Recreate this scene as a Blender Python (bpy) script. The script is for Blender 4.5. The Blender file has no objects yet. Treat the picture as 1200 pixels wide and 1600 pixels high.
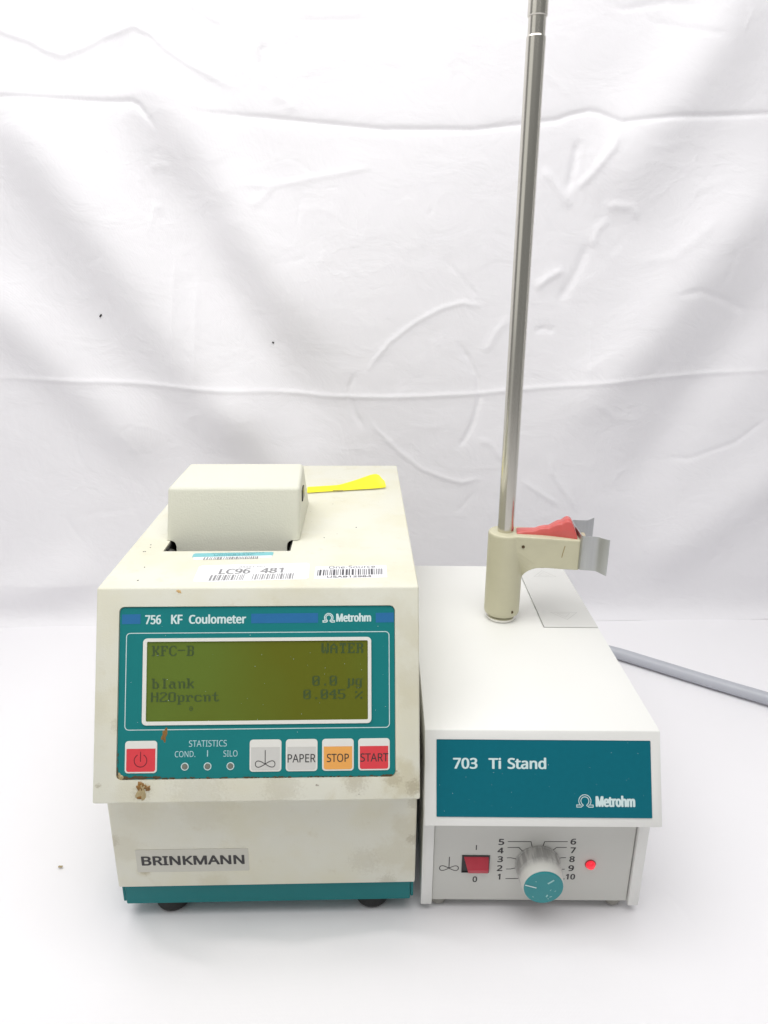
import bpy, bmesh, math, random, os
import numpy as np
from mathutils import Vector, Matrix, noise

random.seed(4)
S = bpy.context.scene
COL = S.collection

# ------------------------------------------------------------------ camera
f_px, pitch, roll, yaw = 1120.0, .32408, .00814, -.00137
cam_d = bpy.data.cameras.new('camera'); cam = bpy.data.objects.new('camera', cam_d); COL.objects.link(cam)
cam_d.sensor_fit = 'VERTICAL'; cam_d.sensor_height = 36; cam_d.sensor_width = 27
cam_d.lens = 36 * f_px / 1600
cam_d.clip_start = .01; cam_d.clip_end = 30
c_, s_ = math.cos(yaw), math.sin(yaw)
fwd = Vector((-s_*math.cos(pitch), c_*math.cos(pitch), -math.sin(pitch)))
rt = Vector((c_, s_, 0)); up = rt.cross(fwd)
R_ = math.cos(roll)*rt + math.sin(roll)*up; U_ = -math.sin(roll)*rt + math.cos(roll)*up
m = Matrix((R_, U_, -fwd)).transposed().to_4x4(); m.translation = (-.02618, -.36791, .39834)
cam.matrix_world = m
S.camera = cam
S.render.resolution_x = 768; S.render.resolution_y = 1024

# ------------------------------------------------------------------ world and lamps
W = bpy.data.worlds.new('World'); S.world = W; W.use_nodes = True
W.node_tree.nodes['Background'].inputs['Color'].default_value = (.80, .80, .79, 1)
W.node_tree.nodes['Background'].inputs['Strength'].default_value = .335

def area(name, loc, target, size, power, color=(1, 1, 1)):
    d = bpy.data.lights.new(name, 'AREA'); d.shape = 'RECTANGLE'; d.size, d.size_y = size
    d.energy = power; d.color = color
    o = bpy.data.objects.new(name, d); COL.objects.link(o)
    o.location = loc
    o.rotation_euler = (Vector(target) - Vector(loc)).to_track_quat('-Z', 'Y').to_euler()
    return o
area('softbox_overhead', (-.10, -.15, 1.12), (.03, .12, 0), (1.25, .8), 13.0, (1, .99, .975))
area('added_fill_left', (-1.25, -.85, .75), (0, .15, .2), (1.3, 1.2), 3.0, (1, .985, .955))  # added unseen fill, stands in for the room's pale reflection on the rod
area('added_strip_right', (1.15, .16, .62), (.07, .15, .42), (.09, 1.5), .55, (1, 1, 1))  # added unseen strip, draws the thin bright line down the rod
S.view_settings.view_transform = 'Standard'; S.view_settings.look = 'None'
S.view_settings.exposure = -0.10; S.view_settings.gamma = 1.0

# ------------------------------------------------------------------ materials
def lin(r, g, b):
    return tuple((c/255/12.92 if c/255 <= .04045 else ((c/255+.055)/1.055)**2.4) for c in (r, g, b))

class NT:
    def __init__(s, name):
        s.m = bpy.data.materials.new(name); s.m.use_nodes = True; s.t = s.m.node_tree
        s.b = s.t.nodes['Principled BSDF']; s.tc = None
    def n(s, typ, **k):
        nd = s.t.nodes.new(typ)
        for a, v in k.items():
            if a.startswith('i_'):
                key = a[2:]
                key = int(key) if key.isdigit() else key.replace('_', ' ')
                nd.inputs[key].default_value = v
            else: setattr(nd, a, v)
        return nd
    def l(s, a, b): s.t.links.new(a, b)
    def obj(s):
        if not s.tc: s.tc = s.n('ShaderNodeTexCoord')
        return s.tc.outputs['Object']
    def noise(s, scale, detail=2, rough=.5, vec=None, dist=0):
        nd = s.n('ShaderNodeTexNoise'); nd.inputs['Scale'].default_value = scale
        nd.inputs['Detail'].default_value = detail; nd.inputs['Roughness'].default_value = rough
        nd.inputs['Distortion'].default_value = dist
        s.l(vec or s.obj(), nd.inputs['Vector']); return nd.outputs['Fac']
    def math(s, op, a, b=None, c=None, clamp=False):
        nd = s.n('ShaderNodeMath', operation=op, use_clamp=clamp)
        for i, v in enumerate((a, b, c)):
            if v is None: continue
            if hasattr(v, 'is_linked') or hasattr(v, 'links'): s.l(v, nd.inputs[i])
            else: nd.inputs[i].default_value = v
        return nd.outputs[0]
    def ramp(s, fac, lo, hi, a=0., b=1.):
        nd = s.n('ShaderNodeMapRange', interpolation_type='SMOOTHSTEP', clamp=True)
        s.l(fac, nd.inputs[0]); nd.inputs[1].default_value = lo; nd.inputs[2].default_value = hi
        nd.inputs[3].default_value = a; nd.inputs[4].default_value = b
        return nd.outputs[0]
    def mix(s, fac, a, b):
        nd = s.n('ShaderNodeMix', data_type='RGBA')
        if isinstance(fac, (int, float)): nd.inputs[0].default_value = fac
        else: s.l(fac, nd.inputs[0])
        for i, v in ((6, a), (7, b)):
            if isinstance(v, (tuple, list)): nd.inputs[i].default_value = (*v[:3], 1)
            else: s.l(v, nd.inputs[i])
        return nd.outputs[2]
    def bump(s, h, strength, dist=.0002):
        nd = s.n('ShaderNodeBump'); nd.inputs['Strength'].default_value = strength
        nd.inputs['Distance'].default_value = dist; s.l(h, nd.inputs['Height'])
        s.l(nd.outputs[0], s.b.inputs['Normal'])
    def blob(s, c, r, wob=.5, scale=90):
        """ragged spot round an object-space point"""
        v = s.n('ShaderNodeVectorMath', operation='DISTANCE'); s.l(s.obj(), v.inputs[0]); v.inputs[1].default_value = c
        nz = s.noise(scale, 4, .7)
        k = s.math('DIVIDE', v.outputs['Value'], r)
        k = s.math('ADD', k, s.math('MULTIPLY', s.math('SUBTRACT', nz, .5), wob*3))
        return s.ramp(k, .35, 1.0, 1., 0.)
    def col(s, v):
        if isinstance(v, tuple): s.b.inputs['Base Color'].default_value = (*v[:3], 1)
        else: s.l(v, s.b.inputs['Base Color'])
    def set(s, **k):
        for a, v in k.items(): s.b.inputs[a.replace('_', ' ')].default_value = v

def simple(name, rgb, rough=.5, var=.06, scale=60, bump=0, bscale=900, **k):
    t = NT(name); a = tuple(c*(1-var) for c in rgb); b = tuple(min(1, c*(1+var)) for c in rgb)
    t.col(t.mix(t.noise(scale, 4, .6), a, b)); t.set(Roughness=rough, **k)
    if bump: t.bump(t.noise(bscale, 2, .5), bump)
    return t.m

CREAM = (.715, .71, .615)
def make_cream():
    t = NT('cream_textured_plastic')
    base = t.mix(t.ramp(t.noise(22, 3, .6), .35, .7), CREAM, tuple(a*b for a, b in zip(CREAM, (.975, .955, .88))))
    base = t.mix(t.ramp(t.noise(70, 5, .7), .56, .78, 0, .35), base, (.56, .50, .34))
    stain = None
    spots = [((.178, -.040, .118), .016, .9), ((.186, -.03, .124), .012, .7), ((.150, -.038, .121), .012, .5), ((.176, -.028, .052), .020, .55),
             ((.186, -.027, .07), .017, .6), ((.186, -.027, .043), .013, .6), ((.017, -.028, .041), .006, .9), ((.060, -.027, .09), .022, .35), ((.02, -.02, .09), .02, .3),
             ((.06, -.027, .031), .013, .5), ((.005, -.027, .06), .016, .45), ((.172, -.005, .209), .012, .3), ((.12, -.005, .213), .03, .3), ((.003, -.03, .16), .012, .3),
             ((.186, -.012, .2), .018, .4), ((.185, -.02, .165), .02, .4), ((.09, -.044, .116), .03, .28), ((.02, -.045, .112), .012, .3), ((.028, -.02, .222), .01, .2)]
    for c, r, k in spots:
        b = t.math('MULTIPLY', t.blob(c, r, .55), k)
        stain = b if stain is None else t.math('MAXIMUM', stain, b)
    base = t.mix(t.math('MULTIPLY', stain, .42), base, (.46, .39, .20))
    grime = None
    for c, r, k in (((.1835, -.0435, .1150), .0060, .8), ((.172, -.043, .1205), .0065, .6), ((.150, -.044, .1195), .009, .55), ((.0283, -.0437, .1145), .0075, .5), ((.0031, -.0435, .1185), .0022, .9),
                    ((.186, -.0272, .062), .0055, .7), ((.018, -.0272, .0415), .005, .7), ((.155, -.0272, .046), .012, .30), ((.186, -.0272, .090), .006, .5), ((.06, -.044, .1145), .02, .3), ((.108, -.044, .116), .014, .35),
                    ((.170, -.0272, .0285), .008, .5), ((.014, -.03, .15), .006, .4), ((.0475, -.004, .2205), .004, .3), ((.0, -.0272, .065), .006, .5)):
        b = t.math('MULTIPLY', t.blob(c, r, .7, 650), k)
        grime = b if grime is None else t.math('MAXIMUM', grime, b)
    base = t.mix(t.math('MULTIPLY', grime, .48), base, (.27, .215, .11))
    sp = t.ramp(t.noise(260, 2, .5), .77, .80)
    base = t.mix(t.math('MULTIPLY', sp, .6), base, (.18, .14, .09))
    t.col(base); t.set(Roughness=.52)
    t.bump(t.noise(1100, 3, .6), .55, .00022)
    return t.m
M = {}
M['cream'] = make_cream()
M['cover'] = simple('cream_cover_plastic', (.70, .70, .595), .55, .03, 30, .9, 900)
M['clamp'] = simple('beige_clamp_plastic', (.585, .56, .40), .38, .06, 60, .1, 400)
M['white'] = simple('off_white_paint', (.80, .80, .775), .45, .015, 15, .25, 1500)
M['plate'] = simple('light_grey_paint', (.60, .60, .565), .5, .025, 40, .25, 1500)
M['lid'] = simple('pale_grey_lid_paint', (.67, .67, .65), .5, .015, 20, .2, 1500)
M['teal'] = simple('teal_panel_print', (.008, .195, .200), .38, .05, 40, .12, 700, Specular_IOR_Level=.3)
M['teal_dark'] = simple('petrol_panel_print', (.002, .138, .185), .42, .07, 300, .1, 900, Specular_IOR_Level=.2)
M['teal_base'] = simple('teal_base_paint', (.006, .170, .180), .45, .06, 50, .1, 800, Specular_IOR_Level=.3)
M['blue'] = simple('blue_print', (.020, .150, .36), .35, .06, 200)
M['print_white'] = simple('pale_print', (.62, .76, .76), .5, .04, 200)
M['print_grey'] = simple('pale_blue_print', (.45, .66, .70), .5, .04, 200)
M['ink'] = simple('dark_ink', (.035, .033, .035), .5, .2, 300)
M['ink_faint'] = simple('worn_grey_ink', (.26, .26, .27), .6, .35, 500)
M['ink_red'] = simple('dark_red_ink', (.11, .012, .02), .5, .1, 300)
M['black'] = simple('black_plastic', (.012, .012, .013), .35, .2, 100)
M['rubber'] = simple('black_rubber', (.018, .019, .019), .6, .2, 100)
M['rubber_grey'] = simple('grey_rubber', (.33, .32, .29), .7, .1, 100)
M['key_white'] = simple('white_key_film', (.78, .775, .73), .35, .03, 100)
M['key_grey'] = simple('grey_key_film', (.62, .615, .585), .35, .03, 100)
M['key_red'] = simple('red_key_film', (.72, .055, .07), .35, .06, 60)
M['key_orange'] = simple('orange_key_film', (.84, .40, .10), .35, .04, 60)
M['rocker'] = simple('red_rocker_plastic', (.50, .035, .06), .33, .08, 150, .15, 1200)
M['sticker'] = simple('white_sticker_paper', (.84, .84, .86), .4, .02, 60)
M['sticker_teal'] = simple('light_teal_sticker', (.20, .52, .56), .45, .05, 200)
M['sticker_silver'] = simple('silver_grey_sticker', (.58, .57, .50), .33, .05, 70)
M['yellow'] = simple('yellow_plastic', (.88, .80, .012), .4, .03, 50)
M['brown'] = simple('brown_residue', (.25, .125, .028), .45, .7, 160, .5, 500)
M['crust'] = simple('tan_crust', (.40, .32, .17), .6, .45, 200, .5, 600)
M['rust'] = simple('rusty_grime', (.085, .055, .022), .7, .6, 300, .4, 800)
M['lint'] = simple('dark_lint', (.03, .03, .03), .8, .2, 300)
M['mark'] = simple('brown_scuff', (.36, .27, .13), .6, .3, 300)
M['cork'] = simple('tan_cork', (.55, .47, .33), .8, .2, 300, .5, 500)
M['etch'] = simple('grey_embossed_line', (.50, .50, .48), .5, .05, 100)
M['knob'] = None

def make_knob():
    t = NT('ribbed_grey_knob_plastic')
    st = t.n('ShaderNodeMapping'); t.l(t.obj(), st.inputs[0]); st.inputs['Scale'].default_value = (1, .12, 1)
    nz = t.noise(420, 3, .6, st.outputs[0])
    g = t.mix(t.ramp(nz, .4, .62), (.50, .495, .475), (.34, .335, .325))
    sep = t.n('ShaderNodeSeparateXYZ'); t.l(t.obj(), sep.inputs[0])
    g = t.mix(t.ramp(sep.outputs['Y'], -.014, -.008), (.64, .635, .60), g)   # grip band dirty, the cone in front clean
    t.col(g); t.set(Roughness=.45); return t.m
M['knob'] = make_knob()
M['knob_cap'] = simple('teal_knob_cap', (.018, .245, .265), .4, .08, 200, .1, 900)

def make_steel(name, c, rough, streak):
    t = NT(name)
    mp = t.n('ShaderNodeMapping'); t.l(t.obj(), mp.inputs[0]); mp.inputs['Scale'].default_value = streak
    nz = t.noise(160, 2, .5, mp.outputs[0])
    t.col(t.mix(nz, tuple(x*.9 for x in c), tuple(min(1, x*1.1) for x in c)))
    t.l(t.math('ADD', t.math('MULTIPLY', nz, .05), rough-.025), t.b.inputs['Roughness'])
    t.set(Metallic=1.0); return t.m
M['steel'] = make_steel('brushed_steel', (.64, .62, .56), .24, (1, 1, .02))
M['chrome'] = make_steel('bright_steel', (.74, .73, .70), .2, (1, 1, 1))
M['sheet'] = make_steel('sheet_metal', (.52, .53, .535), .42, (3, 3, .15))

def make_lever():
    t = NT('salmon_red_plastic'); t.col(t.mix(t.noise(60, 3), (.56, .085, .08), (.70, .16, .14)))
    t.set(Roughness=.28); t.b.inputs['Subsurface Weight'].default_value = .12
    t.b.inputs['Subsurface Radius'].default_value = (.006, .002, .001); t.b.inputs['Subsurface Scale'].default_value = .5
    return t.m
M['lever'] = make_lever()

def make_lcd():
    t = NT('olive_liquid_crystal')
    sep = t.n('ShaderNodeSeparateXYZ'); t.l(t.obj(), sep.inputs[0])
    k = t.math('ADD', t.ramp(sep.outputs['X'], .03, .13), t.math('MULTIPLY', t.math('SUBTRACT', t.noise(18, 2), .5), 1.1), clamp=True)
    t.col(t.mix(k, (.115, .172, .022), (.118, .132, .008)))
    t.b.inputs['Coat Weight'].default_value = .15; t.b.inputs['Coat Roughness'].default_value = .12
    t.set(Roughness=.4, Specular_IOR_Level=.25); t.bump(t.noise(1500, 2), .12, .0001); return t.m
M['lcd'] = make_lcd()
M['lcd_ink'] = simple('liquid_crystal_segments', (.052, .088, .024), .45, .18, 500)

def make_led(name, col, emit):
    t = NT(name); t.col(col); t.set(Roughness=.15); t.b.inputs['Transmission Weight'].default_value = .25
    t.b.inputs['Emission Color'].default_value = (*emit, 1); t.b.inputs['Emission Strength'].default_value = 1.0
    return t.m
M['led_on'] = make_led('lit_red_lamp', (.8, .03, .05), (.75, .02, .04))
M['led_off'] = simple('unlit_grey_lens', (.17, .18, .15), .3, .3, 500)

def make_cloth(name, c, weave=.35):
    t = NT(name)
    t.col(t.mix(t.noise(6, 3), c, tuple(x*.985 for x in c)))
    t.set(Roughness=.85); t.b.inputs['Sheen Weight'].default_value = .12; t.b.inputs['Sheen Roughness'].default_value = .5
    t.b.inputs['Specular IOR Level'].default_value = .25
    wv = t.n('ShaderNodeTexWave', wave_type='BANDS', bands_direction='X'); wv.inputs['Scale'].default_value = 420
    wv.inputs['Distortion'].default_value = 1.5; t.l(t.obj(), wv.inputs[0])
    wz = t.n('ShaderNodeTexWave', wave_type='BANDS', bands_direction='Z'); wz.inputs['Scale'].default_value = 420
    wz.inputs['Distortion'].default_value = 1.5; t.l(t.obj(), wz.inputs[0])
    wy = t.n('ShaderNodeTexWave', wave_type='BANDS', bands_direction='Y'); wy.inputs['Scale'].default_value = 420
    t.l(t.obj(), wy.inputs[0])
    h = t.math('ADD', t.math('ADD', wv.outputs['Fac'], wz.outputs['Fac']), wy.outputs['Fac'])
    b1 = t.n('ShaderNodeBump'); b1.inputs['Strength'].default_value = .16; b1.inputs['Distance'].default_value = .0002
    t.l(h, b1.inputs['Height'])
    mp = t.n('ShaderNodeMapping'); t.l(t.obj(), mp.inputs[0]); mp.inputs['Scale'].default_value = (.8, 1, 1.1)
    nz = t.noise(26, 5, .55, mp.outputs[0], .6)
    b2 = t.n('ShaderNodeBump'); b2.inputs['Strength'].default_value = weave; b2.inputs['Distance'].default_value = .004
    cr = t.math('ABSOLUTE', t.math('SUBTRACT', t.noise(11, 3, .5, mp.outputs[0], 1.2), .5))
    cr = t.math('MULTIPLY', t.ramp(cr, 0, .05, 1, 0), t.ramp(t.noise(7, 2), .45, .7))
    nz = t.math('ADD', nz, t.math('MULTIPLY', cr, .10))
    t.l(nz, b2.inputs['Height']); t.l(b1.outputs[0], b2.inputs['Normal']); t.l(b2.outputs[0], t.b.inputs['Normal'])
    return t.m
M['cloth'] = make_cloth('white_polyester_cloth', (.865, .855, .885), .40)
M['table'] = make_cloth('white_table_cloth', (.885, .875, .90), .04)
M['cable'] = simple('grey_cable_sheath', (.46, .475, .52), .38, .05, 40, .1, 400)

# ------------------------------------------------------------------ helpers
def smooth_mesh(me, ang=35):
    bm = bmesh.new(); bm.from_mesh(me)
    for f in bm.faces: f.smooth = True
    lim = math.radians(ang)
    for e in bm.edges:
        e.smooth = not (len(e.link_faces) == 2 and e.calc_face_angle(0) > lim)
    bm.to_mesh(me); bm.free()

def link(name, me, mat, parent=None, M4=None, ang=35):
    if isinstance(me, bmesh.types.BMesh):
        bm = me; bmesh.ops.recalc_face_normals(bm, faces=bm.faces[:])
        me = bpy.data.meshes.new(name); bm.to_mesh(me); bm.free()
        smooth_mesh(me, ang)
    o = bpy.data.objects.new(name, me); COL.objects.link(o)
    if mat is not None and not me.materials: me.materials.append(mat)
    if parent: o.parent = parent
    if M4 is not None: o.matrix_local = M4
    return o

def thing(name, label, cat, M4):
    o = bpy.data.objects.new(name, None); COL.objects.link(o); o.empty_display_size = .03
    o.matrix_world = M4; o['label'] = label; o['category'] = cat; return o

def poly_extrude(pts, w0, w1, axes='uvw', bevel=0, seg=2):
    """polygon pts in a plane, extruded. axes 'uvw' -> (x,y) plane along z; 'xz' -> (x,z) plane along y; 'yz' -> (y,z) plane along x"""
    bm = bmesh.new()
    def P(a, b, w):
        return {'uvw': (a, b, w), 'xz': (a, w, b), 'yz': (w, a, b)}[axes]
    A = [bm.verts.new(P(a, b, w0)) for a, b in pts]; B = [bm.verts.new(P(a, b, w1)) for a, b in pts]
    bm.faces.new(A); bm.faces.new(B[::-1]); n = len(pts)
    for i in range(n): bm.faces.new((A[i], B[i], B[(i+1) % n], A[(i+1) % n]))
    bmesh.ops.recalc_face_normals(bm, faces=bm.faces[:])
    if bevel: bmesh.ops.bevel(bm, geom=bm.edges[:], offset=bevel, segments=seg, affect='EDGES', profile=.5, clamp_overlap=True)
    return bm

def box(x0, x1, y0, y1, z0, z1, bevel=0, seg=2):
    return poly_extrude([(x0, y0), (x1, y0), (x1, y1), (x0, y1)], z0, z1, 'uvw', bevel, seg)

def rrect(x0, x1, y0, y1, r, n=5):
    out = []
    for cx, cy, a0 in ((x1-r, y1-r, 0), (x0+r, y1-r, 90), (x0+r, y0+r, 180), (x1-r, y0+r, 270)):
        for i in range(n+1):
            a = math.radians(a0 + 90*i/n); out.append((cx+r*math.cos(a), cy+r*math.sin(a)))
    return out

def ring(outer, inner, w0, w1):
    bm = bmesh.new(); n = len(outer)
    V = [[bm.verts.new((*p, w)) for p in L] for L, w in ((outer, w0), (outer, w1), (inner, w1), (inner, w0))]
    for k in range(4):
        A, B = V[k], V[(k+1) % 4]
        for i in range(n): bm.faces.new((A[i], A[(i+1) % n], B[(i+1) % n], B[i]))
    return bm

def lathe(prof, n=48, axis='z', mod=None, cx=0, cy=0, cz=0):
    """prof: (radius, height)"""
    bm = bmesh.new(); rows = []
    for r, h in prof:
        if r < 1e-7:
            p = (0, 0, h); row = [p]
        else:
            row = []
            for i in range(n):
                a = 2*math.pi*i/n; rr = r*(mod(a, r, h) if mod else 1)
                row.append((rr*math.cos(a), rr*math.sin(a), h))
        vs = []
        for x, y, z in row:
            if axis == 'y': x, y, z = x, -z, y        # height runs towards -y
            vs.append(bm.verts.new((x+cx, y+cy, z+cz)))
        rows.append(vs)
    for A, B in zip(rows, rows[1:]):
        for i in range(n):
            j = (i+1) % n
            if len(A) == 1 and len(B) > 1: bm.faces.new((A[0], B[i], B[j]))
            elif len(B) == 1 and len(A) > 1: bm.faces.new((A[i], A[j], B[0]))
            elif len(A) > 1: bm.faces.new((A[i], A[j], B[j], B[i]))
    if len(rows[0]) > 1: bm.faces.new(rows[0])
    if len(rows[-1]) > 1: bm.faces.new(rows[-1][::-1])
    return bm

def add_ribbon(bm, pts, width, w, closed=False, plane='uvw'):
    """flat printed line"""
    P = [Vector(p) for p in pts]; n = len(P); L = []
    for i in range(n):
        a = P[(i-1) % n] if (closed or i > 0) else P[i]; b = P[(i+1) % n] if (closed or i < n-1) else P[i]
        d1 = (P[i]-a).normalized() if (P[i]-a).length > 1e-9 else (b-P[i]).normalized()
        d2 = (b-P[i]).normalized() if (b-P[i]).length > 1e-9 else d1
        t = d1+d2
        t = t.normalized() if t.length > 1e-6 else d1
        nn = Vector((-t.y, t.x)); k = max(.5, abs(nn.dot(Vector((-d1.y, d1.x)))))
        L.append((P[i]+nn*width/2/k, P[i]-nn*width/2/k))
    def Q(v): return (v.x, v.y, w) if plane == 'uvw' else (v.x, w, v.y)
    V = [(bm.verts.new(Q(a)), bm.verts.new(Q(b))) for a, b in L]
    for i in range(n if closed else n-1):
        j = (i+1) % n; bm.faces.new((V[i][0], V[i][1], V[j][1], V[j][0]))

def face_out(bm, nrm):
    nrm = Vector(nrm)
    for f in bm.faces:
        f.normal_update()
        if f.normal.dot(nrm) < 0: f.normal_flip()
    return bm

def flat(name, bm, mat, parent, M4=None, nrm=(0, 0, 1)):
    face_out(bm, nrm); me = bpy.data.meshes.new(name); bm.to_mesh(me); bm.free()
    return link(name, me, mat, parent, M4)

def boolean(o, cutters, op='DIFFERENCE'):
    for c in cutters:
        md = o.modifiers.new('b', 'BOOLEAN'); md.operation = op; md.object = c; md.solver = 'EXACT'
    bpy.context.view_layer.update()
    dg = bpy.context.evaluated_depsgraph_get(); me = bpy.data.meshes.new_from_object(o.evaluated_get(dg))
    o.modifiers.clear(); old = o.data; o.data = me; bpy.data.meshes.remove(old)
    for c in cutters:
        d = c.data; bpy.data.objects.remove(c); bpy.data.meshes.remove(d)
    smooth_mesh(me); return o

_font = None
try:
    fp = os.path.join(bpy.utils.resource_path('LOCAL'), 'datafiles', 'fonts', 'NotoSansHebrew-Regular.woff2')
    if os.path.exists(fp): _font = bpy.data.fonts.load(fp)
except Exception: _font = None

def add_text(bm, s, x0, x1, y0, y1, w, bold=.0, plane='uvw', ref=None):
    """string fitted into a box; ref: string whose height defines y0..y1"""
    cu = bpy.data.curves.new('t', 'FONT'); cu.body = s; cu.resolution_u = 3
    if _font: cu.font = _font
    o = bpy.data.objects.new('t', cu); COL.objects.link(o); bpy.context.view_layer.update()
    me = bpy.data.meshes.new_from_object(o.evaluated_get(bpy.context.evaluated_depsgraph_get()))
    V = [v.co.copy() for v in me.vertices]
    ax, bx = min(v.x for v in V), max(v.x for v in V)
    hy = max(v.y for v in V) if ref is None else ref; ly = 0 if ref is None else 0
    if ref is None: ly = min(0, min(v.y for v in V)) if s in ('0',) else 0
    # heavier weights: the outline is laid several times in a small circle, each copy a micron proud of the last
    hgt = y1-y0; q = bold*hgt; cop = [(0, 0)] + ([(q*math.cos(i*math.pi/4), .6*q*math.sin(i*math.pi/4)) for i in range(8)] if bold else [])
    for i, (dx, dy) in enumerate(cop):
        vs = []; ww = w+(i*1.5e-6 if plane == 'uvw' else -i*1.5e-6)
        for v in V:
            x = x0+q+(v.x-ax)/(bx-ax)*(x1-x0-2*q)+dx; y = y0+q*.6+(v.y-ly)/(hy-ly)*(hgt-1.2*q)+dy
            vs.append(bm.verts.new((x, y, ww) if plane == 'uvw' else (x, ww, y)))
        for p in me.polygons:
            try: bm.faces.new([vs[i] for i in p.vertices])
            except ValueError: pass
    bpy.data.objects.remove(o); bpy.data.curves.remove(cu); bpy.data.meshes.remove(me)

def mm(*a): return [x/1000 for x in a]
def txt(name, items, w, mat, parent, M4=None, bold=.0, plane='uvw', nrm=(0, 0, 1)):
    for s, x0, x1, y0, y1 in items:      # one object for each word or number
        bm = bmesh.new(); add_text(bm, s, *mm(x0, x1, y0, y1), w, bold, plane); flat(name, bm, mat, parent, M4, nrm)

def omega(bm, x0, x1, y0, y1, w, line, plane='uvw'):
    c = []
    c += [(-.98, .10), (-.46, .10)]
    for i in range(15):
        a = math.radians(238 - 296*i/14); c.append((.62*math.cos(a)*.98, .70+.62*math.sin(a)))
    c += [(.46, .10), (.98, .10)]
    P = [Vector(p) for p in c]; n = len(P); Lf, Rt = [], []
    for i in range(n):
        d = (P[min(i+1, n-1)]-P[max(i-1, 0)]).normalized(); nn = Vector((-d.y, d.x))*.125
        Lf.append(P[i]+nn); Rt.append(P[i]-nn)
    out = Lf+Rt[::-1]
    ax, bx = min(p.x for p in out), max(p.x for p in out); ay, by = min(p.y for p in out), max(p.y for p in out)
    out = [(x0+(p.x-ax)/(bx-ax)*(x1-x0), y0+(p.y-ay)/(by-ay)*(y1-y0)) for p in out]
    add_ribbon(bm, out, line, w, True, plane)

def stirrer(bm, cx, base, wid, hgt, line, w, plane='uvw'):
    pts = []
    for i in range(40):
        a = 2*math.pi*i/40; pts.append((cx+wid/2*math.sin(a), base+wid*.105*math.sin(2*a)*1.5+wid*.10))
    add_ribbon(bm, pts, line, w, True, plane)
    add_ribbon(bm, [(cx, base+wid*.10), (cx, base+hgt)], line, w+ (.00002 if plane == 'uvw' else -.00002), False, plane)

def barcode(bm, x0, x1, y0, y1, w, seed, density=.55, skip=()):
    r = random.Random(seed); x = x0
    while x < x1:
        b = r.choice((.0005, .0005, .0009, .0013)); g = r.choice((.0005, .0006, .0010))
        e = min(x+b, x1)
        if not any(a < x < c for a, c in skip):
            V = [bm.verts.new((px, py, w)) for px, py in ((x, y0), (e, y0), (e, y1), (x, y1))]; bm.faces.new(V)
        x = e+g

# ------------------------------------------------------------------ the table and the backdrop
def seg_dist(X, Z, P):
    """distance of every grid point to a polyline, with a fade towards its two ends"""
    best = np.full(X.shape, 1e9); tt = np.zeros(X.shape); tot = sum(math.dist(a, b) for a, b in zip(P, P[1:])); acc = 0
    for (ax, az), (bx, bz) in zip(P, P[1:]):
        L = math.dist((ax, az), (bx, bz)); dx, dz = (bx-ax)/L, (bz-az)/L
        k = np.clip((X-ax)*dx+(Z-az)*dz, 0, L)
        d = np.hypot(X-ax-k*dx, Z-az-k*dz); u = d < best
        best = np.where(u, d, best); tt = np.where(u, (acc+k)/tot, tt); acc += L
    return best, tt

GROOVES = [
(0.9,3,[(-431,554),(-395,553),(-335,552),(-269,551),(-262,548),(-252,535),(-243,522)]),
(0.8,3,[(-230,563),(-223,551),(-216,543),(-141,540),(-28,532),(60,533),(111,539),(143,543),(158,548),(174,551),(183,550),(207,541),(258,546),(354,551),(430,553)]),
(0.45,3,[(-220,631),(-208,627),(-191,617),(-173,611)]),(0.4,3,[(180,639),(199,637),(214,639),(238,642),(264,639),(283,634)]),
(0.3,3,[(215,629),(254,621),(305,613)]),(0.5,4,[(274,377),(308,382),(345,371),(375,357)]),(0.4,3,[(295,197),(328,197),(378,217),(413,248)]),
(0.6,3,[(-56,299),(-63,281),(-63,267),(-58,250),(-46,230)]),(0.65,3,[(48,332),(64,313),(76,289),(79,268),(74,242),(64,221),(53,208)]),
(0.25,2.5,[(33,414),(54,394),(75,372)]),(0.25,2.5,[(56,133),(75,156),(82,166)]),(0.7,5,[(189,435),(178,403),(157,364)]),
(0.9,4,[(166,529),(164,503),(160,475)]),(0.5,3,[(134,339),(146,343),(154,340),(158,347)]),(0.4,3,[(-148,600),(-143,596),(-146,582)]),
(0.3,3,[(-119,621),(-77,623),(-29,625)]),
]
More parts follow.
